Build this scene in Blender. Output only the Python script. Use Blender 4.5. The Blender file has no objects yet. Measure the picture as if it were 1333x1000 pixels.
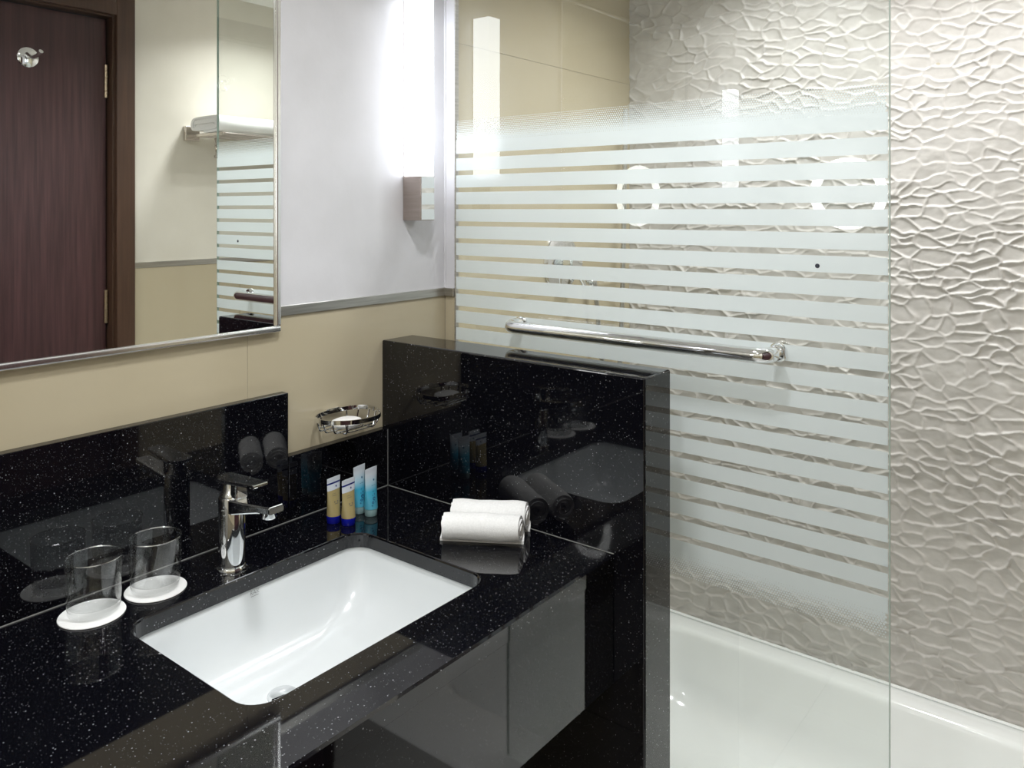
import bpy, bmesh, math, random
import numpy as np
from mathutils import Vector, Matrix

S = bpy.context.scene
COL = S.collection
PI = math.pi
random.seed(7)

# ---------------------------------------------------------------- camera, world, exposure
CAMX, CAMH, YAW = 1.2632, 1.43, 0.6632
cam_d = bpy.data.cameras.new('camera'); cam = bpy.data.objects.new('camera', cam_d); COL.objects.link(cam)
cam_d.sensor_width = 36.0; cam_d.lens = 36.0*1046.27/1333.0
cam_d.shift_y = -(500-272.0)/1333.0; cam_d.clip_start = 0.01
cam.location = (CAMX, 0, CAMH); cam.rotation_euler = (PI/2, 0, YAW)
S.camera = cam
w = bpy.data.worlds.new('world'); S.world = w; w.use_nodes = True
w.node_tree.nodes['Background'].inputs[0].default_value = (.8, .85, .9, 1)
w.node_tree.nodes['Background'].inputs[1].default_value = 0.15
S.view_settings.view_transform = 'Standard'; S.view_settings.look = 'None'
S.view_settings.gamma = 1.0; S.view_settings.use_curve_mapping = False
S.view_settings.exposure = 0.08
cy = S.cycles
cy.use_denoising = True; cy.max_bounces = 14; cy.transparent_max_bounces = 24; cy.glossy_bounces = 8
cy.transmission_bounces = 12; cy.diffuse_bounces = 6; cy.sample_clamp_indirect = 6.0; cy.blur_glossy = 0.3

LAMP_E = 4.9        # wall lamp diffusers
RING_E = 9.0        # lit ring of the magnifying mirror
SPOT_W = 7.0        # recessed downlights

# room measures (metres)
ZC = .85; YP = 1.169; TP = .091; XPE = .6258; ZP = 1.153; XC = .568
XW = 1.42; YT = 2.166; YG = 1.366; YB = -.50; ZCEIL = 2.215; ZTUB = .2425
ZT0, ZT1 = 1.230, 1.249

# ---------------------------------------------------------------- materials
MATS = {}
def nt(name):
    m = bpy.data.materials.new(name); m.use_nodes = True; MATS[name] = m
    t = m.node_tree; b = t.nodes['Principled BSDF']; return m, t, b
def pmat(name, col, rough=.5, metal=0.0, ior=1.5, coat=0, trans=0, emit=None, es=0, spec=None, sss=0, sheen=0):
    m, t, b = nt(name)
    b.inputs['Base Color'].default_value = (*col, 1); b.inputs['Roughness'].default_value = rough
    b.inputs['Metallic'].default_value = metal; b.inputs['IOR'].default_value = ior
    b.inputs['Coat Weight'].default_value = coat; b.inputs['Transmission Weight'].default_value = trans
    if sheen: b.inputs['Sheen Weight'].default_value = sheen
    if spec is not None: b.inputs['Specular IOR Level'].default_value = spec
    if sss: b.inputs['Subsurface Weight'].default_value = sss; b.inputs['Subsurface Radius'].default_value = (.01,.01,.01)
    if emit: b.inputs['Emission Color'].default_value = (*emit, 1); b.inputs['Emission Strength'].default_value = es
    return m
def N(t, ty, **kw):
    n = t.nodes.new(ty)
    for k, v in kw.items():
        if hasattr(n, k): setattr(n, k, v)
        else: n.inputs[k.replace('_', ' ')].default_value = v
    return n
def L(t, a, b): t.links.new(a, b)
def coords(t, scale=(1,1,1)):
    c = N(t, 'ShaderNodeTexCoord'); mp = N(t, 'ShaderNodeMapping'); mp.inputs['Scale'].default_value = scale
    L(t, c.outputs['Object'], mp.inputs['Vector']); return mp.outputs['Vector']
def noise_color(name, c0, c1, scale, rough, sc=(1,1,1), bump=0, bscale=None, metal=0, detail=4, lo=.3, hi=.7, coat=0, ior=1.5, bdist=.002):
    m, t, b = nt(name); v = coords(t, sc)
    n = N(t, 'ShaderNodeTexNoise'); n.inputs['Scale'].default_value = scale; n.inputs['Detail'].default_value = detail
    L(t, v, n.inputs['Vector'])
    r = N(t, 'ShaderNodeValToRGB'); r.color_ramp.elements[0].position = lo; r.color_ramp.elements[1].position = hi
    r.color_ramp.elements[0].color = (*c0, 1); r.color_ramp.elements[1].color = (*c1, 1)
    L(t, n.outputs['Fac'], r.inputs['Fac']); L(t, r.outputs['Color'], b.inputs['Base Color'])
    b.inputs['Roughness'].default_value = rough; b.inputs['Metallic'].default_value = metal
    b.inputs['Coat Weight'].default_value = coat; b.inputs['IOR'].default_value = ior
    if bump:
        n2 = N(t, 'ShaderNodeTexNoise'); n2.inputs['Scale'].default_value = bscale or scale*4; n2.inputs['Detail'].default_value = 6
        L(t, v, n2.inputs['Vector'])
        bp = N(t, 'ShaderNodeBump'); bp.inputs['Strength'].default_value = bump; bp.inputs['Distance'].default_value = bdist
        L(t, n2.outputs['Fac'], bp.inputs['Height']); L(t, bp.outputs['Normal'], b.inputs['Normal'])
    return m

plaster = noise_color('pearl_plaster', (.585,.58,.60), (.685,.68,.71), 5, .42, bump=.25, bscale=30, detail=5)
paint   = noise_color('warm_plaster', (.66,.63,.55), (.74,.71,.63), 4, .5, bump=.15, bscale=30)
ceilm   = pmat('ceiling_paint', (.82,.81,.78), .8)
framem  = pmat('bright_frame', (.90,.90,.91), .22, 1.0)
tile_b  = noise_color('beige_tile', (.455,.395,.275), (.49,.43,.31), 3, .14, sc=(1,1,.4))
grout   = pmat('grout', (.46,.41,.31), .6)
ftile   = noise_color('floor_tile', (.60,.60,.57), (.68,.68,.65), 6, .2)
stone   = noise_color('ripple_stone', (.49,.465,.435), (.59,.565,.535), 26, .38, bump=.35, bscale=160, detail=6, bdist=.0008)
steel   = noise_color('brushed_steel', (.42,.41,.39), (.58,.57,.55), 8, .3, sc=(1,1,30), metal=1.0)
chrome  = pmat('chrome', (.86,.87,.88), .045, 1.0)
basem   = noise_color('brushed_bronze', (.40,.345,.31), (.47,.41,.375), 20, .24, sc=(1,1,12), metal=1.0)
satin   = noise_color('satin_nickel', (.62,.57,.52), (.70,.66,.62), 20, .22, sc=(1,1,12), metal=1.0)
mirror  = pmat('mirror_silver', (.90,.92,.90), 0.0, 1.0)
porc    = pmat('porcelain', (.70,.725,.735), .2, coat=.15)
acryl   = pmat('tub_acrylic', (.87,.89,.88), .12, coat=.3)
terry   = noise_color('white_terry', (.80,.80,.79), (.88,.88,.87), 300, .95, bump=.6, bscale=900, bdist=.001)
paperw  = pmat('coaster_card', (.84,.84,.83), .8)
soapm   = pmat('soap', (.86,.85,.84), .45)
white_e = pmat('lamp_diffuser', (.9,.9,.9), .3, emit=(.90,.94,1.0), es=LAMP_E)
ring_e  = pmat('ring_light', (.9,.9,.9), .3, emit=(1,1,1), es=RING_E)
spot_e  = pmat('downlight_lens', (.9,.9,.9), .3, emit=(1,.98,.95), es=5)
brass   = pmat('hinge_brass', (.62,.50,.36), .3, 1.0)
caulk   = pmat('silicone', (.22,.218,.21), .5)
dark    = pmat('dark_gap', (.02,.015,.012), .6)
navy    = pmat('navy_print', (.010,.018,.16), .35)
bluecap = pmat('blue_cap', (.006,.010,.30), .18)
yell    = pmat('yellow_gel', (.40,.325,.15), .22, coat=.3)
whitep  = pmat('white_plastic', (.62,.66,.72), .25)
cyan_p  = pmat('teal_print', (.01,.10,.22), .35)
clearcap= pmat('clear_cap', (.30,.46,.48), .12, coat=.3)
greyp   = pmat('grey_print', (.25,.26,.26), .6)
ink     = pmat('ink_print', (.16,.14,.10), .5)
spotm   = pmat('rubber_dark', (.03,.035,.05), .6)

# blue gel: white towards the crimp, cyan lower down
cyan, t, b = nt('cyan_gel'); b.inputs['Roughness'].default_value = .2; b.inputs['Coat Weight'].default_value = .3
c = N(t, 'ShaderNodeTexCoord'); sx = N(t, 'ShaderNodeSeparateXYZ'); L(t, c.outputs['Object'], sx.inputs[0])
r = N(t, 'ShaderNodeValToRGB'); mr = N(t, 'ShaderNodeMapRange'); mr.inputs[1].default_value = .0; mr.inputs[2].default_value = .085
L(t, sx.outputs['Z'], mr.inputs[0]); L(t, mr.outputs[0], r.inputs[0]); L(t, r.outputs[0], b.inputs['Base Color'])
e = r.color_ramp.elements; e[0].position = .12; e[0].color = (.10,.40,.55,1); e[1].position = .9; e[1].color = (.62,.68,.74,1)
q = e.new(.55); q.color = (.06,.42,.62,1); q = e.new(.72); q.color = (.42,.62,.72,1)

# black galaxy granite
granite, t, b = nt('black_galaxy_granite')
v = coords(t)
base = None
def specks(scale, thr, keep, bright):
    vo = N(t, 'ShaderNodeTexVoronoi'); vo.inputs['Scale'].default_value = scale; L(t, v, vo.inputs['Vector'])
    lt = N(t, 'ShaderNodeMath', operation='LESS_THAN'); L(t, vo.outputs['Distance'], lt.inputs[0])
    sp = N(t, 'ShaderNodeSeparateColor'); L(t, vo.outputs['Color'], sp.inputs[0])
    ml = N(t, 'ShaderNodeMath', operation='MULTIPLY'); ml.inputs[1].default_value = thr; L(t, sp.outputs[1], ml.inputs[0]); L(t, ml.outputs[0], lt.inputs[1])
    gt = N(t, 'ShaderNodeMath', operation='GREATER_THAN'); gt.inputs[1].default_value = keep; L(t, sp.outputs[0], gt.inputs[0])
    m1 = N(t, 'ShaderNodeMath', operation='MULTIPLY'); L(t, lt.outputs[0], m1.inputs[0]); L(t, gt.outputs[0], m1.inputs[1])
    m2 = N(t, 'ShaderNodeMath', operation='MULTIPLY'); L(t, m1.outputs[0], m2.inputs[0]); L(t, sp.outputs[2], m2.inputs[1])
    m3 = N(t, 'ShaderNodeMath', operation='MULTIPLY'); m3.inputs[1].default_value = bright; L(t, m2.outputs[0], m3.inputs[0])
    return m3.outputs[0]
s1 = specks(270, .26, .76, .62); s2 = specks(480, .34, .55, .13)
ad = N(t, 'ShaderNodeMath', operation='ADD'); L(t, s1, ad.inputs[0]); L(t, s2, ad.inputs[1]); ad.use_clamp = True
mx = N(t, 'ShaderNodeMix', data_type='RGBA'); mx.inputs[6].default_value = (.0028,.0028,.0045,1); mx.inputs[7].default_value = (.62,.64,.68,1)
L(t, ad.outputs[0], mx.inputs[0]); L(t, mx.outputs[2], b.inputs['Base Color'])
b.inputs['Roughness'].default_value = .035; b.inputs['IOR'].default_value = 1.55

# dark wood with long vertical grain
def wood(name, c0, c1, rough, coat):
    m, t, b = nt(name); v = coords(t, (22, 22, .9))
    n = N(t, 'ShaderNodeTexNoise'); n.inputs['Scale'].default_value = 5; n.inputs['Detail'].default_value = 8; L(t, v, n.inputs['Vector'])
    r = N(t, 'ShaderNodeValToRGB'); r.color_ramp.elements[0].position = .3; r.color_ramp.elements[1].position = .72
    r.color_ramp.elements[0].color = (*c0, 1); r.color_ramp.elements[1].color = (*c1, 1)
    L(t, n.outputs['Fac'], r.inputs[0]); L(t, r.outputs[0], b.inputs['Base Color'])
    b.inputs['Roughness'].default_value = rough; b.inputs['Coat Weight'].default_value = coat; b.inputs['Coat Roughness'].default_value = .25
    return m
door_w = wood('mahogany', (.040,.016,.017), (.080,.034,.036), .40, .10)
case_w = wood('walnut_casing', (.050,.024,.014), (.080,.040,.024), .4, .1)

# clear pane: straight transmission with a Fresnel reflection on entering faces
def pane_mat(name, tint, boost):
    m = bpy.data.materials.new(name); m.use_nodes = True; t = m.node_tree; t.nodes.clear()
    out = N(t, 'ShaderNodeOutputMaterial'); mix = N(t, 'ShaderNodeMixShader'); tr = N(t, 'ShaderNodeBsdfTransparent'); gl = N(t, 'ShaderNodeBsdfGlossy')
    tr.inputs[0].default_value = (*tint, 1); gl.inputs['Roughness'].default_value = 0.0; gl.inputs[0].default_value = (.97,1,.985,1)
    fr = N(t, 'ShaderNodeFresnel'); fr.inputs[0].default_value = 1.5
    ge = N(t, 'ShaderNodeNewGeometry'); om = N(t, 'ShaderNodeMath', operation='SUBTRACT'); om.inputs[0].default_value = boost; 
    mm = N(t, 'ShaderNodeMath', operation='MULTIPLY'); mm.inputs[1].default_value = boost; L(t, ge.outputs['Backfacing'], mm.inputs[0]); L(t, mm.outputs[0], om.inputs[1])
    mu = N(t, 'ShaderNodeMath', operation='MULTIPLY'); mu.use_clamp = True
    L(t, fr.outputs[0], mu.inputs[0]); L(t, om.outputs[0], mu.inputs[1])
    L(t, mu.outputs[0], mix.inputs[0]); L(t, tr.outputs[0], mix.inputs[1]); L(t, gl.outputs[0], mix.inputs[2]); L(t, mix.outputs[0], out.inputs[0])
    return m
pane = pane_mat('clear_safety_glass', (.975,.988,.981), 2.2)
def thin_glass(name, tint, f0, gl_rough):
    m = bpy.data.materials.new(name); m.use_nodes = True; t = m.node_tree; t.nodes.clear()
    out = N(t, 'ShaderNodeOutputMaterial'); mix = N(t, 'ShaderNodeMixShader'); tr = N(t, 'ShaderNodeBsdfTransparent'); gl = N(t, 'ShaderNodeBsdfGlossy')
    tr.inputs[0].default_value = (*tint, 1); gl.inputs['Roughness'].default_value = gl_rough; gl.inputs[0].default_value = (1,1,1,1)
    lw = N(t, 'ShaderNodeLayerWeight'); pw = N(t, 'ShaderNodeMath', operation='POWER'); pw.inputs[1].default_value = 4.0; lw.inputs[0].default_value = .5
    L(t, lw.outputs['Facing'], pw.inputs[0]); ml = N(t, 'ShaderNodeMath', operation='MULTIPLY_ADD'); ml.inputs[1].default_value = .9-f0; ml.inputs[2].default_value = f0
    L(t, pw.outputs[0], ml.inputs[0]); L(t, ml.outputs[0], mix.inputs[0]); L(t, tr.outputs[0], mix.inputs[1]); L(t, gl.outputs[0], mix.inputs[2]); L(t, mix.outputs[0], out.inputs[0])
    return m
glassm = thin_glass('tumbler_wall', (.975,.98,.98), .05, 0.0)
glassb = thin_glass('tumbler_base', (.99,.993,.993), .04, .02)
glassr = thin_glass('tumbler_rim', (.9,.92,.93), .45, .1)
# frosted film: part diffuse, part translucent, a little see-through
frost = bpy.data.materials.new('frosted_film'); frost.use_nodes = True; t = frost.node_tree; t.nodes.clear()
out = N(t, 'ShaderNodeOutputMaterial'); df = N(t, 'ShaderNodeBsdfDiffuse'); tl = N(t, 'ShaderNodeBsdfTranslucent'); tp = N(t, 'ShaderNodeBsdfTransparent')
df.inputs[0].default_value = (.80,.865,.89,1); tl.inputs[0].default_value = (.80,.865,.875,1)
ma = N(t, 'ShaderNodeMixShader'); ma.inputs[0].default_value = .45; L(t, df.outputs[0], ma.inputs[1]); L(t, tl.outputs[0], ma.inputs[2])
mb_ = N(t, 'ShaderNodeMixShader'); mb_.inputs[0].default_value = .06; L(t, ma.outputs[0], mb_.inputs[1]); L(t, tp.outputs[0], mb_.inputs[2])
gs_ = N(t, 'ShaderNodeBsdfGlossy'); gs_.inputs['Roughness'].default_value = .16; lw_ = N(t, 'ShaderNodeLayerWeight'); lw_.inputs[0].default_value = .5; pw_ = N(t, 'ShaderNodeMath', operation='POWER'); pw_.inputs[1].default_value = 4.0; L(t, lw_.outputs['Facing'], pw_.inputs[0])
ff = N(t, 'ShaderNodeMath', operation='MULTIPLY_ADD'); ff.inputs[1].default_value = .85; ff.inputs[2].default_value = .05; L(t, pw_.outputs[0], ff.inputs[0])
mc_ = N(t, 'ShaderNodeMixShader'); L(t, ff.outputs[0], mc_.inputs[0]); L(t, mb_.outputs[0], mc_.inputs[1]); L(t, gs_.outputs[0], mc_.inputs[2]); L(t, mc_.outputs[0], out.inputs[0])
edge_g = pmat('glass_edge', (.50,.62,.57), .15)

# ---------------------------------------------------------------- mesh helpers
class MB:
    def __init__(s): s.bm = bmesh.new()
    def box(s, x0, x1, y0, y1, z0, z1, bev=0, seg=2):
        r = bmesh.ops.create_cube(s.bm, size=1); vs = r['verts']
        bmesh.ops.scale(s.bm, vec=(x1-x0, y1-y0, z1-z0), verts=vs); bmesh.ops.translate(s.bm, vec=((x0+x1)/2, (y0+y1)/2, (z0+z1)/2), verts=vs)
        if bev:
            es = list({e for v_ in vs for e in v_.link_edges})
            bmesh.ops.bevel(s.bm, geom=es, offset=bev, segments=seg, profile=.5, affect='EDGES')
        return s
    def grid(s, rings, closed_u=True, cap0=False, cap1=False, smooth=True):
        vr = [[s.bm.verts.new(p) for p in ring] for ring in rings]
        n = len(vr[0])
        for a, b2 in zip(vr, vr[1:]):
            for i in range(n if closed_u else n-1):
                j = (i+1) % n
                f = s.bm.faces.new((a[i], a[j], b2[j], b2[i])); f.smooth = smooth
        if cap0: s.bm.faces.new(vr[0][::-1])
        if cap1: s.bm.faces.new(vr[-1])
        return s
    def lathe(s, prof, c=(0,0,0), n=40, axis='z', cap0=True, cap1=True, smooth=True):
        rings = []
        for r_, h in prof:
            ring = []
            for i in range(n):
                a = 2*PI*i/n; p = (r_*math.cos(a), r_*math.sin(a), h)
                if axis == 'x': p = (h, r_*math.cos(a), r_*math.sin(a))
                if axis == 'y': p = (r_*math.cos(a), h, -r_*math.sin(a))
                ring.append((p[0]+c[0], p[1]+c[1], p[2]+c[2]))
            rings.append(ring)
        return s.grid(rings, True, cap0, cap1, smooth)
    def tube(s, path, rad, n=16, closed=False, flat=None):
        P = [Vector(p) for p in path]; m = len(P); rings = []; up = None
        for i, p in enumerate(P):
            if closed: d = P[(i+1) % m]-P[i-1]
            else: d = P[min(i+1, m-1)]-P[max(i-1, 0)]
            d.normalize()
            if up is None:
                up = Vector((0,0,1)) if abs(d.z) < .9 else Vector((1,0,0))
            sd = d.cross(up).normalized(); up2 = sd.cross(d).normalized(); up = up2
            r_ = rad[i] if isinstance(rad, (list, tuple)) else rad
            a_, b_ = (r_, r_) if flat is None else flat
            rings.append([p+sd*(a_*math.cos(2*PI*k/n))+up2*(b_*math.sin(2*PI*k/n)) for k in range(n)])
        if closed: rings.append(rings[0]); return s.grid_closed(rings[:-1])
        return s.grid(rings, True, True, True)
    def grid_closed(s, rings):
        vr = [[s.bm.verts.new(p) for p in ring] for ring in rings]; n = len(vr[0]); m = len(vr)
        for k in range(m):
            a, b2 = vr[k], vr[(k+1) % m]
            for i in range(n):
                j = (i+1) % n; f = s.bm.faces.new((a[i], a[j], b2[j], b2[i])); f.smooth = True
        return s
    def smooth(s):
        for f in s.bm.faces: f.smooth = True
        return s
    def mesh(s, name, mat, off=(0,0,0)):
        bmesh.ops.recalc_face_normals(s.bm, faces=s.bm.faces[:])
        bmesh.ops.translate(s.bm, vec=[-o for o in off], verts=s.bm.verts[:])
        for e_ in s.bm.edges:
            if len(e_.link_faces) == 2 and e_.calc_face_angle(0) > .7: e_.smooth = False
        me = bpy.data.meshes.new(name); s.bm.to_mesh(me); s.bm.free(); me.materials.append(mat); return me
ROOT = {}
def obj(name, mb, mat, parent=None, label=None):
    """world-space shape, linked as one object (moved into its root's frame)"""
    off = ROOT.get(parent.name, Vector((0,0,0))) if parent else (0,0,0)
    me = mb.mesh(name, mat, off) if isinstance(mb, MB) else mb
    o = bpy.data.objects.new(name, me); COL.objects.link(o)
    if parent: o.parent = parent; ROOT[o.name] = Vector(off)
    if label: o['label'] = label
    return o
def tag(o, label=None, cat=None, group=None, kind=None):
    if label: o['label'] = label
    if cat: o['category'] = cat
    if group: o['group'] = group
    if kind: o['kind'] = kind
    return o
def thing(name, label, cat, loc, group=None):
    o = bpy.data.objects.new(name, None); COL.objects.link(o); o.location = loc; o.empty_display_size = .05
    ROOT[o.name] = Vector(loc); return tag(o, label, cat, group)
def copy_thing(root, loc, label, rz=None):
    r_ = root.copy(); COL.objects.link(r_); r_.location = loc; r_['label'] = label
    if rz is not None: r_.rotation_euler.z = rz
    for ch in list(root.children):
        c_ = ch.copy(); COL.objects.link(c_); c_.parent = r_
        for g in list(ch.children):
            d_ = g.copy(); COL.objects.link(d_); d_.parent = c_
    return r_
def rrect(x0, x1, y0, y1, r_, z, k=10):
    pts = []
    for cx_, cy_, a0 in ((x1-r_, y1-r_, 0), (x0+r_, y1-r_, PI/2), (x0+r_, y0+r_, PI), (x1-r_, y0+r_, 1.5*PI)):
        for i in range(k+1):
            a = a0+PI/2*i/k; pts.append((cx_+r_*math.cos(a), cy_+r_*math.sin(a), z))
    return pts
def arc_path(pts, rad, k=8):
    """polyline with rounded corners"""
    P = [Vector(p) for p in pts]; outp = [P[0]]
    for i in range(1, len(P)-1):
        a = (P[i-1]-P[i]).normalized(); b2 = (P[i+1]-P[i]).normalized(); s0 = P[i]+a*rad; s1 = P[i]+b2*rad
        for j in range(k+1):
            u = j/k; outp.append(s0.lerp(P[i], u).lerp(P[i].lerp(s1, u), u))
    outp.append(P[-1]); return outp

# ================================================================ the setting
# floor with tiles
fl = tag(obj('floor', MB().box(0, XW, YB, YT, -.08, -.006), grout), 'pale grey tiled bathroom floor', kind='structure')
ft = MB().box(-.149, .149, -.149, .149, -.006, 0, .001, 1).mesh('floor_tile', ftile)
yy = YB+.15
while yy < 1.2:
    for ix in range(5):
        xx = XW-.15-ix*.3
        o = obj('floor_tile', ft, ftile, fl); o.location = (xx, yy, 0)
    yy += .3
tag(obj('ceiling', MB().box(-.1, XW+.1, YB-.1, YT+.1, ZCEIL, ZCEIL+.08), ceilm), 'flat white bathroom ceiling', kind='structure')

# vanity wall (left): slab, pearl plaster above the trim, beige tiles below
wl = tag(obj('wall_left', MB().box(-.12, -.0010, YB-.1, YT+.1, 0, ZCEIL), grout), 'pearl plaster wall with beige tile dado behind the vanity', kind='structure')
obj('plaster', MB().box(-.0009, 0, YB, YG, ZT1-.004, ZCEIL), plaster, wl)
js = [YB, -.355, .245, .845, YG]
for a, b_ in zip(js, js[1:]):
    for z0, z1 in ((0, .613), (.615, ZT0+.004)):
        obj('wall_tile', MB().box(-.0009, 0, a+.0007, b_-.0007, z0+.0007, z1, .0003, 1), tile_b, wl)
# tub end of the same wall, 3 cm proud: corner return and beige tiles
wt = tag(obj('wall_tub_left', MB().box(-.0008, .0290, YG+.006, YT, .0, ZCEIL), grout), 'beige tiled wall at the tap end of the bathtub', kind='structure')
obj('plaster_return', MB().box(.0, .030, YG, YG+.006, ZT1-.003, ZCEIL, .002, 2), plaster, wt)
obj('tile_return', MB().box(.0, .030, YG, YG+.006, 0, ZT0+.003, .001, 1), tile_b, wt)
obj('corner_bead', MB().lathe([(.0025, ZT1), (.0025, ZCEIL)], (.001, YG-.001, 0), 10), plaster, wt)
for a, b_ in ((YG+.006, YT),):
    for z0, z1 in ((ZTUB, .60), (.60, 1.205), (1.205, 1.81), (1.81, ZCEIL)):
        obj('wall_tile', MB().box(.0291, .030, a+.0007, b_-.0007, z0+.0007, z1-.0007, .0003, 1), tile_b, wt)
tag(obj('trim_1', MB().box(0, .004, YB, YG-.0005, ZT0, ZT1, .001, 1), steel), 'brushed metal dado strip along the vanity wall', kind='structure')
tag(obj('trim_2', MB().box(.0005, .0305, YG-.006, YG-.0002, ZT0, ZT1, .001, 1), steel), 'short brushed metal dado strip on the corner return by the glass', kind='structure')

# ripple stone wall behind the tub: real relief
def vnoise(x, y, seed):
    rs = np.random.RandomState(seed); T = rs.rand(64, 64)
    xi = np.floor(x).astype(int); yi = np.floor(y).astype(int); fx = x-xi; fy = y-yi
    fx = fx*fx*(3-2*fx); fy = fy*fy*(3-2*fy)
    g = lambda a, b_: T[a % 64, b_ % 64]
    return (g(xi, yi)*(1-fx)+g(xi+1, yi)*fx)*(1-fy)+(g(xi, yi+1)*(1-fx)+g(xi+1, yi+1)*fx)*fy
def ripple(x, z):
    wx = x+.030*(vnoise(x*13, z*13, 1)-.5)+.014*(vnoise(x*48, z*48, 2)-.5)
    wz = z+.030*(vnoise(x*9, z*14, 3)-.5)+.012*(vnoise(x*40, z*55, 4)-.5)+.10*(vnoise(x*2.5, z*2.5, 9)-.35)*x
    U = wx/.056; V = wz/.028
    ui = np.floor(U).astype(int); vi = np.floor(V).astype(int)
    rs = np.random.RandomState(5); J = rs.rand(97, 97, 2)
    d1 = np.full(x.shape, 9.); d2 = d1.copy(); h1 = np.zeros(x.shape); vv = np.zeros(x.shape)
    R = rs.rand(97, 97)
    for a in (-2,-1,0,1,2):
        for b_ in (-2,-1,0,1,2):
            cu = ui+a; cv = vi+b_; j = J[cu % 97, cv % 97]
            d = np.hypot(cu+j[..., 0]-U, (cv+j[..., 1]-V))
            near = d < d1
            d2 = np.where(near, d1, np.minimum(d2, d)); h1 = np.where(near, R[cu % 97, cv % 97], h1); vv = np.where(near, cv+j[..., 1], vv); d1 = np.where(near, d, d1)
    e_ = d2-d1
    amp = .25+.95*vnoise(x*9, z*9, 6)
    ridge = np.exp(-(e_/.12)**1.15)*amp
    tilt = np.clip((vv-V), -1, 1)                      # every pocket leans a little, leaving a ledge at its upper edge
    return .0056*ridge + .0012*(h1-.5)*np.clip(e_*5, 0, 1) + .0022*-tilt*np.clip(e_*6, 0, 1) + .0014*vnoise(x*22, z*34, 7) + .0007*vnoise(x*90, z*120, 8)
nx, nz = 560, 800
xs = np.linspace(.030, XW, nx); zs = np.linspace(ZTUB, ZCEIL, nz)
Xg, Zg = np.meshgrid(xs, zs); Hg = ripple(Xg, Zg)
co = np.stack([Xg, YT-Hg, Zg], -1).reshape(-1, 3)
idx = np.arange(nx*nz).reshape(nz, nx)
fc = np.stack([idx[:-1, :-1], idx[:-1, 1:], idx[1:, 1:], idx[1:, :-1]], -1).reshape(-1, 4)
me = bpy.data.meshes.new('ripple_relief'); me.vertices.add(len(co)); me.vertices.foreach_set('co', co.ravel())
me.loops.add(fc.size); me.loops.foreach_set('vertex_index', fc.ravel()); me.polygons.add(len(fc))
me.polygons.foreach_set('loop_start', np.arange(0, fc.size, 4)); me.polygons.foreach_set('use_smooth', np.ones(len(fc), bool))
me.update(); me.materials.append(stone)
wr = tag(obj('wall_right', MB().box(-.1, XW+.1, YT+.001, YT+.12, 0, ZCEIL), grout), 'rippled sandstone feature wall along the bathtub', kind='structure')
obj('stone_relief', me, stone, wr)

# door wall and back wall
D0, D1, DZ = .475, 1.288, 2.072
mbw = MB().box(XW+.001, XW+.12, YB-.1, D0, 0, ZCEIL).box(XW+.001, XW+.12, D1, YT+.1, 0, ZCEIL).box(XW+.001, XW+.12, D0, D1, DZ, ZCEIL)
wd = tag(obj('wall_door', mbw, paint), 'cream plaster wall holding the door and towel rack', kind='structure')
for a, b_ in ((1.347, 1.75), (1.75, YT)):
    obj('wall_tile', MB().box(XW-.005, XW+.001, a+.0008, b_-.0008, ZTUB, ZT0+.002, .0006, 1), tile_b, wd)
for a, b_ in ((YB, -.02), (-.02, .415)):
    obj('wall_tile', MB().box(XW-.005, XW+.001, a+.0008, b_-.0008, 0, ZT0+.002, .0006, 1), tile_b, wd)
tag(obj('trim_3', MB().box(XW-.008, XW+.001, 1.347, YT-.02, ZT0, ZT1, .001, 1), steel), 'brushed metal dado strip beside the door casing', kind='structure')
tag(obj('trim_4', MB().box(XW-.008, XW+.001, YB, .415, ZT0, ZT1, .001, 1), steel), 'brushed metal dado strip on the far side of the door', kind='structure')
wb = tag(obj('wall_back', MB().box(-.1, XW+.1, YB-.12, YB, 0, ZCEIL), paint), 'cream plaster wall behind the camera', kind='structure')
for a, b_ in ((.57, .99), (.99, XW-.006)):
    obj('wall_tile', MB().box(a+.0008, b_-.0008, YB, YB+.005, 0, ZT0+.002, .0006, 1), tile_b, wb)
# door
XD = 1.45
dr = tag(obj('door_1', MB().box(XD, XD+.04, D0+.018, D1-.018, .008, DZ-.015, .0015, 1), door_w), 'dark mahogany door with brass hinges in brown casing', kind='structure')
obj('jamb', MB().box(XW-.002, XW+.1, D1-.012, D1, 0, DZ), case_w, dr); obj('jamb', MB().box(XW-.002, XW+.1, D0, D0+.012, 0, DZ), case_w, dr)
obj('head_jamb', MB().box(XW-.002, XW+.1, D0+.012, D1-.012, DZ-.010, DZ), case_w, dr)
obj('casing', MB().box(XW-.016, XW+.0008, D1-.004, D1+.058, 0, DZ+.060, .003, 2), case_w, dr)
obj('casing', MB().box(XW-.016, XW+.0008, D0-.058, D0+.004, 0, DZ+.060, .003, 2), case_w, dr)
obj('head_casing', MB().box(XW-.016, XW+.0008, D0+.004, D1-.004, DZ-.004, DZ+.060, .003, 2), case_w, dr)
for zc in (1.852, 1.108):
    h = MB()
    for k in range(5):
        h.lathe([(.0, zc-.055+k*.022), (.0062, zc-.055+k*.022+.0005), (.0062, zc-.055+k*.022+.021), (0, zc-.055+k*.022+.0215)], (XD-.006, D1-.0205, 0), 12, cap0=False, cap1=False)
    obj('hinge', h, brass, dr, 'brass butt hinge knuckle')

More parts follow.
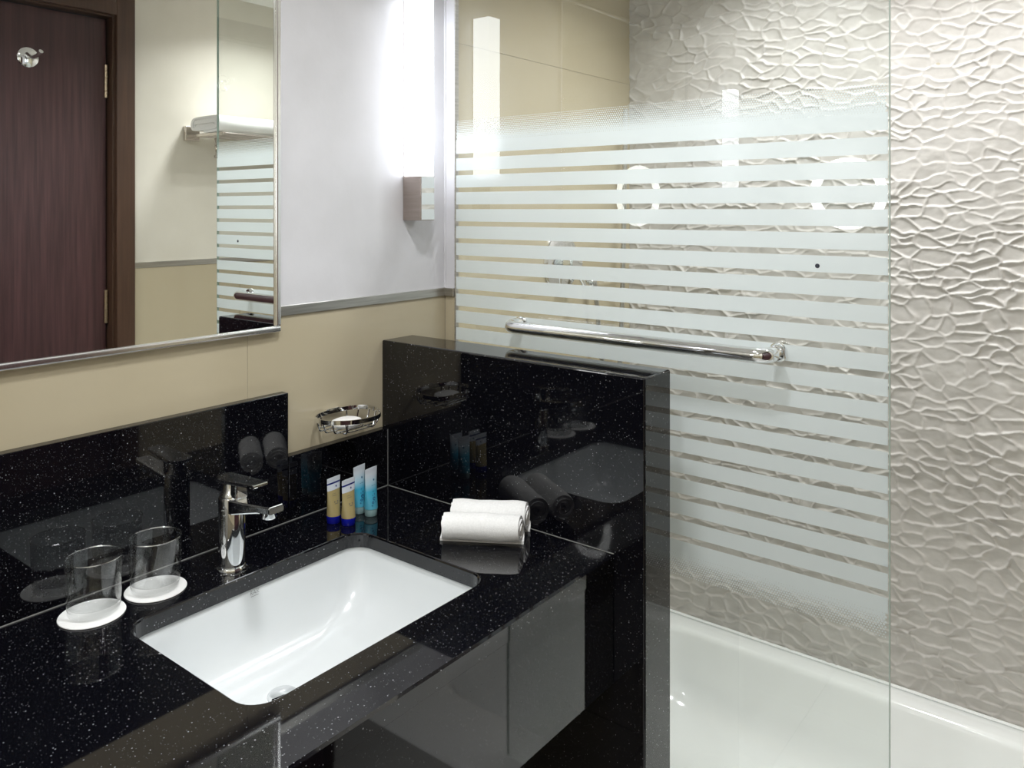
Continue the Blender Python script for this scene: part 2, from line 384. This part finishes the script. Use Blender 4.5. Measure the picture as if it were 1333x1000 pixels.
# ================================================================ bathtub
tb = MB(); x0, x1, y0, y1 = .0315, XW-.0065, YP+TP+.012, YT-.001
def inner(ix0, ix1, iy0, iy1, r_, z): return rrect(ix0, ix1, iy0, iy1, r_, z, 12)
bx0, bx1, by0, by1 = .115, XW-.11, YG+.095, YT-.062
rings = [rrect(x0, x1, y0, y1, .001, .0, 12), rrect(x0, x1, y0, y1, .001, ZTUB-.012, 12), rrect(x0, x1, y0, y1, .003, ZTUB-.003, 12),
         rrect(x0+.004, x1-.004, y0+.004, y1-.004, .003, ZTUB, 12)]
for ins, dz, r_ in ((0, 0, .13), (.006, -.0015, .128), (.012, -.006, .125), (.017, -.014, .122), (.03, -.06, .12), (.045, -.12, .12), (.07, -.165, .12), (.12, -.19, .10), (.2, -.195, .05)):
    rings.append(inner(bx0+ins*1.3, bx1-ins*2, by0+ins*.9, by1-ins*.9, r_, ZTUB+dz))
tb.grid(rings, True, True, True)
tub = thing('bathtub', 'white acrylic bathtub below the rippled stone wall', 'bathtub', (.72, 1.75, 0))
obj('tub_shell', tb, acryl, tub)
obj('drain', MB().lathe([(.0, .0535), (.028, .0535), (.03, .051), (.03, .048)], (.30, 1.80, 0), 28, cap0=False), chrome, tub)
obj('sealant', MB().box(x0+.004, x1-.004, YT-.012, YT-.0012, ZTUB-.001, ZTUB+.004, .002, 1), acryl, tub)

# ================================================================ glass screen with frosted stripes
GX0, GX1 = .0335, .9520; GZ0 = ZTUB+.003; GZ1 = 2.12; GT = .008
gs = thing('shower_screen', 'glass shower screen with frosted horizontal stripes on the tub edge', 'shower screen', (.49, YG, GZ0))
obj('glass_pane', MB().box(GX0, GX1-.001, YG, YG+GT, GZ0, GZ1), pane, gs)
obj('polished_edge', MB().box(GX1-.001, GX1, YG+.0008, YG+GT-.0008, GZ0, GZ1), edge_g, gs)
obj('wall_channel', MB().box(.0305, .0335, YG-.002, YG+GT+.002, GZ0, GZ1, .0006, 1), steel, gs)
PIT, GAP, ZG = .0384, .0106, 1.5500
fy0, fy1 = YG-.0006, YG-.0002
for k in range(21):
    zt = ZG+PIT-GAP/2-PIT*k+ (0 if k else -.0)
    z1 = ZG-PIT*(k-1)-GAP/2; z0 = ZG-PIT*k+GAP/2
    if k == 0: z1 = 1.5835
    if k == 20: z0 = .790
    fm = MB(); fm.bm.faces.new([fm.bm.verts.new(p) for p in ((GX0+.001, fy1, z0), (GX1-.0025, fy1, z0), (GX1-.0025, fy1, z1), (GX0+.001, fy1, z1))])
    obj('frosted_stripe', fm, frost, gs)
def dot_band(zs_, ze_):
    m = MB(); p = .0046; n = int(abs(ze_-zs_)/(p*.866)); sg = 1 if ze_ > zs_ else -1
    V = []; F = []
    for r_ in range(n):
        z = zs_+sg*(r_+.5)*p*.866; rad = p*(.56-.34*r_/(n-1))
        x = GX0+.004+(p/2 if r_ % 2 else 0)
        while x < GX1-.005:
            b0 = len(V)
            for k in range(8): V.append((x+rad*math.cos(k*PI/4), fy0+.0002, z+rad*math.sin(k*PI/4)))
            F.append(tuple(range(b0, b0+8))); x += p
    me = bpy.data.meshes.new('frosted_dots'); me.from_pydata([(a-.49, b_-YG, c_-GZ0) for a, b_, c_ in V], [], F); me.materials.append(frost)
    o = obj('frosted_dots', me, frost, gs); o['kind'] = 'stuff'
dot_band(1.5835, 1.6325); dot_band(.790, .748)
obj('dark_spot', MB().lathe([(0, -.0008), (.0034, -.0008), (.0040, 0)], (.8405, YG, 1.3352), 16, axis='y', cap0=False), spotm, gs, 'small dark spot on the glass')

# chrome bar on the glass
bar = thing('grab_bar', 'chrome towel bar mounted across the striped glass screen', 'towel bar', (.49, YG, 1.185))
zb = 1.1845; yb = YG-.052
obj('bar_tube', MB().tube(arc_path([(.222, YG-.010, zb+.002), (.222, yb, zb), (.775, yb, zb), (.775, YG-.030, zb)], .026, 8), .0128, 20), chrome, bar)
obj('post', MB().lathe([(.0085, YG-.032), (.0085, YG-.006)], (.775, 0, zb), 16, axis='y'), chrome, bar)
for xx in (.222, .775):
    obj('rosette', MB().lathe([(.0, YG-.011), (.013, YG-.0105), (.0165, YG-.006), (.0170, YG-.0004), (0, YG-.0004)], (xx, 0, zb), 24, axis='y', cap0=False, cap1=False), chrome, bar)

# ================================================================ black granite half wall, counter, backsplash
hw = tag(obj('half_wall', MB().box(.0008, XPE, YP, YP+TP, 0, ZP, .0032, 3), granite), 'polished black granite half wall between vanity and bathtub', 'half wall')

vc = thing('vanity_counter', 'long black granite vanity counter with white basin', 'counter', (.28, .33, 0))
hx0, hx1, hy0, hy1, hr = .150, .456, .547, .972, .036
ct = MB(); oo = rrect(.0008, XC, YB+.001, YP-.0008, .0015, 0, 10); ii = rrect(hx0, hx1, hy0, hy1, hr, 0, 10)
def at(ring, z, ox=0): return [(p[0], p[1], z) for p in ring]
bi = rrect(hx0-.003, hx1+.003, hy0-.003, hy1+.003, hr+.003, 0, 10); bo = rrect(.0038, XC-.003, YB+.004, YP-.0038, .0015, 0, 10)
ct.grid([at(ii, ZC-.025), at(ii, ZC-.003), at([((a[0]+b_[0])/2, (a[1]+b_[1])/2) for a, b_ in zip(ii, bi)], ZC-.0008), at(bi, ZC), at(bo, ZC), at(oo, ZC-.003), at(oo, ZC-.025), at(ii, ZC-.025)], True, smooth=False)
bmesh.ops.remove_doubles(ct.bm, verts=ct.bm.verts[:], dist=1e-5)
obj('countertop', ct, granite, vc)
obj('apron', MB().box(XC-.0195, XC-.0015, YB+.002, YP-.0008, .632, ZC-.0255, .001, 1), granite, vc)
obj('bracket', MB().box(.002, XC-.07, YB+.05, YB+.09, .70, ZC-.026), granite, vc)

bs = thing('backsplash', 'stepped black granite backsplash behind the basin', 'backsplash', (.01, .4, ZC))
obj('tall_panel', MB().box(.0008, .020, YB+.002, .9185, ZC+.0005, 1.0895, .0014, 2), granite, bs)
obj('low_panel', MB().box(.0008, .020, .9195, YP-.001, ZC+.0005, .9705, .0014, 2), granite, bs)
obj('caulk_line', MB().box(.0195, .0212, YB+.01, YP-.001, ZC+.0001, ZC+.0014), caulk, bs)
obj('caulk_line', MB().box(.0222, XC-.001, YP-.0016, YP-.0001, ZC+.0001, ZC+.0012), caulk, bs)
obj('caulk_line', MB().box(.0198, .0206, YP-.0014, YP-.0004, ZC+.002, .968), caulk, bs)

# ================================================================ basin
sk = thing('wash_basin', 'white rectangular undermount basin set in the black counter', 'basin', (.303, .76, ZC-.17))
e_ = .004; rings = []
for ins, dz, r_, ysh in ((-.022, 0, hr+.02, 0), (-e_, 0, hr+e_, 0), (-.003, -.004, hr+.003, 0), (.001, -.03, hr, 0), (.006, -.065, hr+.004, 0), (.016, -.095, hr+.01, .0), (.036, -.118, hr+.016, 0), (.07, -.130, hr+.012, 0), (.105, -.1345, .03, 0), (.13, -.136, .015, 0)):
    yl = hy0+ins*.9; yh = hy1-ins*(1.5+8*max(0, ins)) if ins > 0 else hy1-ins
    rings.append(rrect(hx0+ins, hx1-ins, yl, yh, min(r_, (hx1-hx0-2*ins)/2-.002), ZC-.0255+dz*.93, 12))
sb_ = MB().grid(rings, True, False, True)
obj('bowl', sb_, porc, sk)
obj('drain', MB().lathe([(.0, .006), (.018, .006), (.022, .004), (.024, 0), (.024, -.004)], (.250, .738, ZC-.1512), 28, cap0=False), chrome, sk)
# grey maker's mark on the back inside face
cu = bpy.data.curves.new('mark', 'FONT'); cu.body = 'RAK'; cu.size = .0085; cu.align_x = 'CENTER'; cu.space_character = 1.1
tmp = bpy.data.objects.new('mark_tmp', cu); COL.objects.link(tmp); dg = bpy.context.evaluated_depsgraph_get()
mm_ = bpy.data.meshes.new_from_object(tmp.evaluated_get(dg)); bpy.data.objects.remove(tmp)
bmk = MB(); bmk.bm.from_mesh(mm_); bmk.box(-.007, .007, -.0032, -.0024, -.0001, .0001)
for v_ in bmk.bm.verts: v_.co = Vector((.1512+.0004-v_.co.y*.02, .757+v_.co.x, .8165+v_.co.y))
obj('maker_mark', bmk, greyp, sk, 'small grey printed lettering')

# ================================================================ faucet
fx, fyy = .104, .747
fa = thing('basin_faucet', 'chrome single lever faucet behind the basin', 'faucet', (fx, fyy, ZC))
obj('flange', MB().lathe([(.0252, ZC), (.0252, ZC+.0025), (.0238, ZC+.005), (.0212, ZC+.0058)], (fx, fyy, 0), 40), chrome, fa)
obj('body', MB().lathe([(.0212, ZC+.005), (.0212, ZC+.113), (.0204, ZC+.1155), (.0, ZC+.1158)], (fx, fyy, 0), 48, cap1=False), chrome, fa)
sp = MB(); rings = []
for X_, zt_, zb2, hw_ in ((fx, ZC+.1148, ZC+.090, .0160), (fx+.02, ZC+.1160, ZC+.0925, .0158), (fx+.05, ZC+.1185, ZC+.1005, .0150), (fx+.085, ZC+.1220, ZC+.1095, .0142), (fx+.1165, ZC+.1255, ZC+.1140, .0136), (fx+.1185, ZC+.1250, ZC+.1145, .0130)):
    c4 = .0022
    rings.append([(X_, fyy-hw_+c4, zb2), (X_, fyy+hw_-c4, zb2), (X_, fyy+hw_, zb2+c4), (X_, fyy+hw_, zt_-c4), (X_, fyy+hw_-c4, zt_), (X_, fyy-hw_+c4, zt_), (X_, fyy-hw_, zt_-c4), (X_, fyy-hw_, zb2+c4)])
spo = obj('spout', sp.grid(rings, True, True, True, smooth=False), chrome, fa)
obj('aerator', MB().lathe([(.0100, ZC+.103), (.0106, ZC+.1045), (.0106, ZC+.115)], (fx+.100, fyy, 0), 24), chrome, spo)
obj('cartridge', MB().lathe([(.0190, ZC+.1155), (.0190, ZC+.120), (.0150, ZC+.125), (.0140, ZC+.1405)], (fx, fyy, 0), 32), chrome, fa)
lv = MB(); pts = []
for i in range(17):
    a = PI/2+PI*i/16; pts.append((fx-.006+.0205*math.cos(a), fyy+.0205*math.sin(a)))
pts += [(fx+.035, fyy-.0172), (fx+.0765, fyy-.0135), (fx+.0790, fyy-.0120), (fx+.0790, fyy+.0120), (fx+.0765, fyy+.0135), (fx+.035, fyy+.0172)]
zl = lambda X_: ZC+.1405+.075*max(0, X_-fx-.0)
th = lambda X_: .0060-.015*max(0, X_-fx-.0)
sc_ = lambda p, s_: (fx+.03+(p[0]-fx-.03)*s_, fyy+(p[1]-fyy)*s_)
r0 = [(*sc_(p, .97), zl(p[0])-.0005) for p in pts]; r1 = [(*p, zl(p[0])+.001) for p in pts]; r2 = [(*p, zl(p[0])+th(p[0])-.001) for p in pts]; r3 = [(*sc_(p, .975), zl(p[0])+th(p[0])) for p in pts]
obj('lever', lv.grid([r0, r1, r2, r3], True, True, True, smooth=False), chrome, fa)
obj('lever_stem', MB().box(fx+.010, fx+.028, fyy-.011, fyy+.011, ZC+.1158, ZC+.1415, .003, 2), chrome, fa)

# ================================================================ tumblers on coasters
def tumbler(cx_, cy_, label):
    z = ZC+.0024
    g = thing('drinking_glass', label, 'glass', (cx_, cy_, z), 'tumblers on paper coasters')
    wall = [(.0350, z+.0132), (.0358, z+.016), (.0376, z+.0776), (.0364, z+.0776), (.0345, z+.016), (.0335, z+.0132), (.0350, z+.0132)]
    obj('glass_wall', MB().lathe(wall, (cx_, cy_, 0), 56, cap0=False, cap1=False), glassm, g)
    base = [(0, z), (.0325, z), (.0343, z+.0016), (.0351, z+.006), (.0350, z+.0130), (.0325, z+.0126), (0, z+.0118)]
    obj('glass_base', MB().lathe(base, (cx_, cy_, 0), 56, cap0=False, cap1=False), glassb, g)
    rim = [(cx_+.0370*math.cos(2*PI*k/64), cy_+.0370*math.sin(2*PI*k/64), z+.0780) for k in range(64)]
    obj('rim', MB().tube(rim, .00085, 8, closed=True), glassr, g)
def coaster(cx_, cy_, label):
    m = MB().lathe([(0, ZC+.0004), (.0438, ZC+.0004), (.0442, ZC+.0011), (.0438, ZC+.0019), (0, ZC+.0019)], (cx_, cy_, 0), 56, cap0=False, cap1=False)
    tag(obj('paper_coaster', m, paperw), label, 'coaster', 'paper coasters')
coaster(.0825, .536, 'white round coaster under the glass farthest from the faucet')
coaster(.0815, .631, 'white round coaster under the glass nearest the faucet')
tumbler(.078, .5405, 'clear glass tumbler farthest from the faucet')
tumbler(.080, .631, 'clear glass tumbler nearest the faucet')

# ================================================================ toiletry tubes (standing on their caps)
def tube_sec(z, h, r_, hw_, n=28):
    """circle at the cap, flat line at the crimp"""
    u = min(1, max(0, (z-.012)/(h-.012-.007))); s_ = u*u*(3-2*u)*.4+u*.6
    a_ = r_+(hw_-r_)*s_; b_ = r_*(1-s_)+.0007*s_
    return [(a_*math.cos(2*PI*k/n), b_*math.sin(2*PI*k/n), z) for k in range(n)]
def tube_pt(s_, z, h, r_, hw_):
    c_ = tube_sec(z, h, r_, hw_, 4); a_ = c_[0][0]; b_ = c_[1][1]
    x = max(-.98, min(.98, s_/a_))
    return (x*a_, -b_*math.sqrt(1-x*x)-.00035, z)
def tube_seg(h, r_, hw_, za, zb_, k=8, grow=0):
    rr_ = [tube_sec(za+(zb_-za)*i/k, h, r_+grow, hw_+grow) for i in range(k+1)]
    return MB().grid(rr_, True, True, True)
def patch(m, s0, s1, z0, z1, A):
    P_ = [tube_pt(s, z, *A) for s, z in ((s0, z0), (s1, z0), (s1, z1), (s0, z1))]; m.bm.faces.new([m.bm.verts.new(p) for p in P_])
def ringmark(m, cs, cz, ra, rb, A, a0=0, a1=2*PI, k=10):
    o_ = [tube_pt(cs+rb*math.cos(a0+(a1-a0)*i/k), cz+rb*math.sin(a0+(a1-a0)*i/k), *A) for i in range(k+1)]
    i_ = [tube_pt(cs+ra*math.cos(a0+(a1-a0)*i/k), cz+ra*math.sin(a0+(a1-a0)*i/k), *A) for i in range(k+1)]
    m.grid([o_, i_], False)
def local(name, mb, mat, parent, label=None):
    o = bpy.data.objects.new(name, mb.mesh(name, mat)); COL.objects.link(o); o.parent = parent
    if label: o['label'] = label
    return o
def gel_tube(kind, x, y, rz, label):
    h = .083 if kind == 'y' else .089; A = (h, .0130, .0168)
    t_ = thing('gel_tube', label, 'toiletry tube', (x, y, ZC+.0004), 'toiletry tubes in the counter corner'); t_.rotation_euler.z = rz
    ro = .0128 if kind == 'y' else .0120
    local('cap', MB().lathe([(ro-.0006, 0), (ro, .0008), (ro+.0003, .0125), (ro-.001, .0132)], n=28), bluecap if kind == 'y' else clearcap, t_)
    if kind == 'y':
        local('body', tube_seg(*A, .0134, .060), yell, t_); local('shoulder', tube_seg(*A, .0602, h-.012), whitep, t_)
        local('band', tube_seg(*A, h-.0118, h-.0092, 2), navy, t_); local('crimp', tube_seg(*A, h-.009, h, 3), whitep, t_)
        m = MB(); patch(m, -.006, .0035, .038, .0408, A); patch(m, -.005, .0028, .0352, .0367, A); patch(m, -.008, .002, .050, .0509, A); patch(m, -.008, .001, .0535, .0542, A)
        local('print', m, ink, t_)
        m = MB(); ringmark(m, .004, .066, 0.0002, .0018, A); local('emblem', m, navy, t_)
    else:
        local('body', tube_seg(*A, .0134, h-.0085, 12), cyan, t_); local('crimp', tube_seg(*A, h-.0084, h, 3), whitep, t_)
        m = MB()
        ringmark(m, -0.0020, .033, .0016, .0034, A, 0, 5.2); ringmark(m, -0.0055, .0265, .0010, .0024, A); ringmark(m, 0.0010, .027, .0008, .0018, A, 1, 6)
        ringmark(m, 0.0005, .0405, .0006, .0015, A); ringmark(m, -0.0045, .039, .0004, .0011, A); ringmark(m, -0.0075, .021, .0004, .0013, A); ringmark(m, -0.0020, .0455, .0008, .0016, A, 0, 4)
        local('print', m, cyan_p, t_)
        m = MB(); ringmark(m, .004, .066, 0.0002, .0020, A); patch(m, -.004, .006, .056, .0566, A); local('emblem', m, cyan_p, t_)
rzt = PI/2+.10
gel_tube('y', .086, .970, rzt, 'yellow gel tube with blue cap, nearer the backsplash')
gel_tube('y', .1155, .980, rzt, 'yellow gel tube with blue cap, nearer the basin')
gel_tube('b', .087, 1.031, rzt+.05, 'turquoise gel tube with clear cap, nearer the backsplash')
gel_tube('b', .1145, 1.036, rzt+.02, 'turquoise gel tube with clear cap, nearer the half wall')

# ================================================================ rolled towels
def spiral_strip(r_out, thick, turns, sx_=1.0, n=30, rnd=0):
    """closed polygon of a rolled sheet, cross-section in (a, b), starting at the outer end"""
    tot = int(turns*n); o_, i_ = [], []
    for k in range(tot+1):
        a = 2*PI*k/n; rr_ = r_out-thick*1.08*(a/(2*PI)); wob = 1+rnd*math.sin(3*a+1)
        ca, sa = math.cos(a-PI/2), math.sin(a-PI/2)
        ex = sx_ if abs(ca) > 0 else 0
        o_.append(((rr_*wob)*ca+ex*(1 if ca > 0 else -1)*min(1, abs(ca)*3), (rr_*wob)*sa)); i_.append(((rr_*wob-thick)*ca+ex*(1 if ca > 0 else -1)*min(1, abs(ca)*3), (rr_*wob-thick)*sa))
    return o_, i_
def roll_mesh(length, r_out, thick, turns, stretch=0.0, seed=0, nl=14, sag=0):
    rnd_ = random.Random(seed); o_, i_ = spiral_strip(r_out, thick, turns, stretch, 30, .012)
    m = MB(); loop = o_+i_[::-1]; rings = []
    ph = [rnd_.uniform(0, 6) for _ in range(4)]
    for k in range(nl+1):
        u = k/nl; x = (u-.5)*length; f_ = 1-.05*((2*u-1)**8); ring = []
        for j, (a, b_) in enumerate(loop):
            t_ = j/len(o_) if j < len(o_) else (2*len(o_)-1-j)/len(o_)
            dx = .0035*math.sin(ph[0]+t_*turns*5.1)*(1 if k in (0, nl) else 0)*(1 if k else -1)+ (t_*.004*(-1 if k == nl else (1 if k == 0 else 0)))
            wv = 1+.028*math.sin(u*8+ph[1]+a*70)+.014*math.sin(u*19+ph[2]+b_*90)
            ring.append((x+dx, a*f_*wv, max(-r_out*.93, b_*f_*wv)))
        rings.append(ring)
    m.grid(rings, True, False, False)
    # end faces as quads between the outer and inner spiral
    m.bm.verts.ensure_lookup_table(); nn = len(loop); no = len(o_)
    for base in (0, nl*nn):
        for k in range(no-1):
            try: m.bm.faces.new([m.bm.verts[base+q] for q in (k, k+1, nn-2-k, nn-1-k)])
            except ValueError: pass
    return m
ang = math.atan2(.076, .123)
dv = Vector((math.cos(ang), math.sin(ang), 0)); pv = Vector((-math.sin(ang), math.cos(ang), 0))
RR = .0275
for k, lab in enumerate(('rolled white hand towel nearest the basin', 'rolled white hand towel nearest the half wall')):
    c_ = Vector((.364, 1.061, 0))+pv*(.0555*k+.006)+dv*(.002+.006*k)
    t_ = thing('rolled_towel', lab, 'towel', (c_.x, c_.y, ZC+.0005), 'rolled hand towels'); t_.rotation_euler.z = ang
    m = roll_mesh(.140, RR+.0015*k, .0062, 3.6, seed=3+k)
    for v_ in m.bm.verts: v_.co.z += (RR+.0015*k)*.93
    o = local('towel_roll', m, terry, t_)
    if k == 1: pass

# ================================================================ soap dish and soap
sd = thing('soap_dish', 'chrome wire soap dish on the wall above the low backsplash', 'soap dish', (.0, 1.038, 1.0))
ocx, ocy, aX, aY = .052, 1.034, .046, .068
def oval(a, k=.0, ax=aX, ay=aY):
    ca, sa = math.cos(a), math.sin(a); e2 = .8
    return ocx+ax*math.copysign(abs(ca)**e2, ca), ocy+ay*math.copysign(abs(sa)**e2, sa)
rings = []; n_ = 72
for i in range(n_):
    a = 2*PI*i/n_; x, y = oval(a); dip = -.006*max(0, math.cos(a-.5))**2; z = 1.0305+dip
    x2, y2 = oval(a, ax=aX-.0025, ay=aY-.0025)
    rings.append([(x, y, z-.004), (x, y, z+.0042), (x2, y2, z+.0042), (x2, y2, z-.004)])
obj('rim_band', MB().grid_closed(rings), chrome, sd)
zw = 1.009
for xw in (.022, .040, .058, .076, .090):
    q = math.sqrt(max(0, 1-(abs(xw-ocx)/aX)**2.5)); yl = aY*q-.003
    obj('wire', MB().tube(arc_path([(xw, ocy-yl, 1.027), (xw, ocy-yl+.004, zw), (xw, ocy+yl-.004, zw), (xw, ocy+yl, 1.027)], .006, 5), .0014, 8), chrome, sd)
for yw in (-.035, .03):
    q = math.sqrt(max(0, 1-(abs(yw)/aY)**2.5)); xl = aX*q-.002
    obj('cross_wire', MB().tube(arc_path([(ocx-xl, ocy+yw, 1.027), (ocx-xl+.003, ocy+yw, zw-.0028), (ocx+xl-.003, ocy+yw, zw-.0028), (ocx+xl, ocy+yw, 1.024)], .006, 5), .0014, 8), chrome, sd)
obj('wall_plate', MB().box(.0003, .0075, ocy-.016, ocy+.016, 1.026, 1.036, .001, 2), chrome, sd)
sm = MB().lathe([(0, 0), (.020, .0002), (.0265, .0035), (.0285, .0075), (.0265, .0115), (.019, .0145), (0, .0155)], (0, 0, 0), 36, cap0=False, cap1=False)
for v_ in sm.bm.verts: v_.co = Vector((.056+v_.co.x*.95, 1.026+v_.co.y*1.15, zw+.0016+v_.co.z))
tag(obj('soap_bar', sm, soapm), 'round white soap lying in the wire soap dish', 'soap')

# ================================================================ wall mirror
MY0, MY1, MZ0, MZ1 = .12, .9085, 1.2030, 2.02
mi = thing('wall_mirror', 'large chrome framed mirror above the basin', 'mirror', (0, .5, MZ0))
fw = .0105
obj('mirror_glass', MB().box(.0042, .0070, MY0+.004, MY1-.004, MZ0+.004, MZ1-.004), mirror, mi)
def rail(y0, y1, z0, z1): return MB().box(.0042, .0130, y0, y1, z0, z1, .0030, 3)
obj('frame_rail', rail(MY0, MY1, MZ0, MZ0+fw), framem, mi); obj('frame_rail', rail(MY0, MY1, MZ1-fw, MZ1), framem, mi)
obj('frame_stile', rail(MY0, MY0+fw, MZ0+fw, MZ1-fw), framem, mi); obj('frame_stile', rail(MY1-fw, MY1, MZ0+fw, MZ1-fw), framem, mi)

# ================================================================ wall lamps
LY0, LY1, LDX = 1.231, 1.272, .054
la = thing('wall_lamp', 'white tube wall lamp with metal base, beside the glass screen', 'lamp', (0, (LY0+LY1)/2, 1.405), 'wall lamps flanking the mirror')
obj('diffuser', MB().box(.004, LDX, LY0, LY1, 1.501, 1.885, .0012, 2), white_e, la)
obj('base', MB().box(.0006, LDX+.001, LY0-.0005, LY1+.0005, 1.405, 1.5005, .0014, 2), basem, la)
obj('base_plate', MB().box(LDX+.001, LDX+.0022, LY0+.001, LY1-.001, 1.407, 1.499), chrome, la)
obj('back_plate', MB().box(.0005, .004, LY0+.002, LY1-.002, 1.5005, 1.885), satin, la)
copy_thing(la, (0, -.205, 1.405), 'white tube wall lamp reflected small in the glass, behind the camera')

# ================================================================ lit magnifying mirror behind the camera (seen reflected in the glass)
rc = Vector((.4355, -.294, 1.4855)); nrm = Vector((.263, .965, 0)).normalized()
mg = thing('magnifying_mirror', 'round magnifying mirror with lit white ring, reflected in the glass', 'mirror', tuple(rc))
M4 = Matrix.Translation(rc) @ nrm.to_track_quat('Z', 'Y').to_matrix().to_4x4()
def disc(name, prof, mat):
    m = MB().lathe(prof, n=56, cap0=False, cap1=False)
    for v_ in m.bm.verts: v_.co = M4 @ v_.co
    return obj(name, m, mat, mg)
disc('housing', [(0, -.022), (.10, -.022), (.128, -.012), (.1315, -.002), (.1310, .001), (0, .001)], chrome)
disc('ring_light', [(.096, .0012), (.096, .0040), (.129, .0040), (.130, .0012)], ring_e)
disc('mirror_disc', [(0, .0014), (.095, .0014), (.095, .0034), (0, .0034)], mirror)
obj('swing_arm', MB().tube([rc-nrm*.021, rc-nrm*.06, (.42, YB+.09, 1.4855), (.42, YB+.004, 1.4855)], .008, 12), chrome, mg)
obj('wall_mount', MB().lathe([(.03, YB+.0006), (.03, YB+.008), (.025, YB+.010)], (.42, 0, 1.4855), 28, axis='y'), chrome, mg)

# ================================================================ shower mixer and hose on the tap end wall
XT = .0302; vy, vz = 1.79, 1.285
sh = thing('shower_mixer', 'round chrome shower mixer behind the striped glass', 'shower mixer', (XT, vy, vz))
obj('escutcheon', MB().lathe([(0, XT), (.080, XT), (.080, XT+.004), (.074, XT+.008), (.03, XT+.012), (0, XT+.012)], (0, vy, vz), 44, axis='x', cap0=False, cap1=False), chrome, sh)
obj('handle', MB().lathe([(.027, XT+.011), (.027, XT+.050), (.024, XT+.056), (0, XT+.057)], (0, vy, vz), 32, axis='x', cap1=False), chrome, sh)
obj('lever', MB().tube([(XT+.045, vy, vz-.01), (XT+.05, vy+.03, vz-.05), (XT+.055, vy+.05, vz-.085)], [.009, .007, .006], 12), chrome, sh)
obj('outlet', MB().lathe([(.014, XT+.001), (.014, XT+.03), (.011, XT+.034)], (0, vy+.12, vz-.06), 20, axis='x'), chrome, sh)
hp = []
for i in range(61):
    u = i/60; hp.append((XT+.034+.02*math.sin(u*PI), vy+.12+.17*u, vz-.06-.55*math.sin(u*PI)*(1-.25*u)+.50*u*u))
hr_ = [.0065+.0010*(i % 2) for i in range(61)]
obj('hose', MB().tube(hp, hr_, 10), steel, sh)

# ================================================================ robe hook on the door
hk = thing('robe_hook', 'round chrome robe hook on the mahogany door', 'hook', (XD, 1.032, 1.897))
obj('hook_plate', MB().lathe([(0, XD-.0003), (.031, XD-.0003), (.031, XD-.004), (.028, XD-.0065), (0, XD-.0065)], (0, 1.032, 1.897), 36, axis='x', cap0=False, cap1=False), chrome, hk)
obj('hook_pin', MB().tube([(XD-.006, 1.028, 1.905), (XD-.022, 1.030, 1.896), (XD-.040, 1.033, 1.893), (XD-.062, 1.036, 1.897), (XD-.080, 1.039, 1.907)], [.007, .0065, .006, .006, .0068], 14), framem, hk)

# ================================================================ towel rack and bath towels over the tub
rk = thing('towel_rack', 'steel towel rack on the wall above the tub end', 'rack', (XW, 1.80, 1.69))
RD = .215
for yb_ in (1.552, 2.07):
    br = obj('bracket', MB().box(XW-.018, XW-.0002, yb_-.027, yb_+.027, 1.671, 1.723, .002, 2), satin, rk)
    obj('side_arm', MB().box(XW-RD, XW-.018, yb_-.006, yb_+.006, 1.682, 1.694, .002, 2), satin, rk)
for xr in (.05, .10, .15, .205):
    obj('rail', MB().tube([(XW-xr, 1.552, 1.688), (XW-xr, 2.07, 1.688)], .0055, 12), satin, rk)
obj('hanging_bar', MB().tube([(XW-.06, 1.612, 1.618), (XW-.06, 2.07, 1.618)], .005, 12), satin, rk)
for yb_ in (1.62, 2.06): obj('bar_hanger', MB().tube([(XW-.06, yb_, 1.618), (XW-.05, yb_, 1.688)], .004, 8), satin, rk)
t_ = thing('folded_towel', 'folded white bath towel lying on the steel rack', 'towel', (XW-.118, 1.785, 1.6940)); t_.rotation_euler.z = PI/2
m = roll_mesh(.50, .033, .0085, 3.4, stretch=.065, seed=11, nl=10)
for v_ in m.bm.verts: v_.co.z += .033*.93
local('towel_roll', m, terry, t_)

# ================================================================ recessed downlights
def downlight(x, y, watts, label, spread=150):
    d = thing('downlight', label, 'ceiling light', (x, y, ZCEIL), 'recessed downlights')
    obj('trim_ring', MB().lathe([(.078, ZCEIL-.0005), (.092, ZCEIL-.0005), (.091, ZCEIL-.004), (.080, ZCEIL-.006), (.078, ZCEIL-.0005)], (x, y, 0), 32, cap0=False, cap1=False), chrome, d)
    obj('lens', MB().lathe([(0, ZCEIL-.0012), (.0776, ZCEIL-.0012), (.0776, ZCEIL-.0006), (0, ZCEIL-.0006)], (x, y, 0), 32, cap0=False, cap1=False), spot_e, d)
    ld = bpy.data.lights.new('downlight_beam', 'AREA'); ld.shape = 'DISK'; ld.size = .15; ld.energy = watts; ld.color = (.975, .99, 1.0); ld.spread = math.radians(spread)
    lo = bpy.data.objects.new('downlight_beam', ld); COL.objects.link(lo); lo.parent = d; lo.location = (0, 0, -.010)
downlight(.55, 1.77, SPOT_W*.80, 'recessed ceiling light over the tap end of the tub', 136)
downlight(1.05, 1.77, SPOT_W*.68, 'recessed ceiling light over the rack end of the tub', 136)
downlight(.62, .70, SPOT_W, 'recessed ceiling light over the vanity basin')
downlight(.95, .05, SPOT_W*1.1, 'recessed ceiling light just behind the camera')
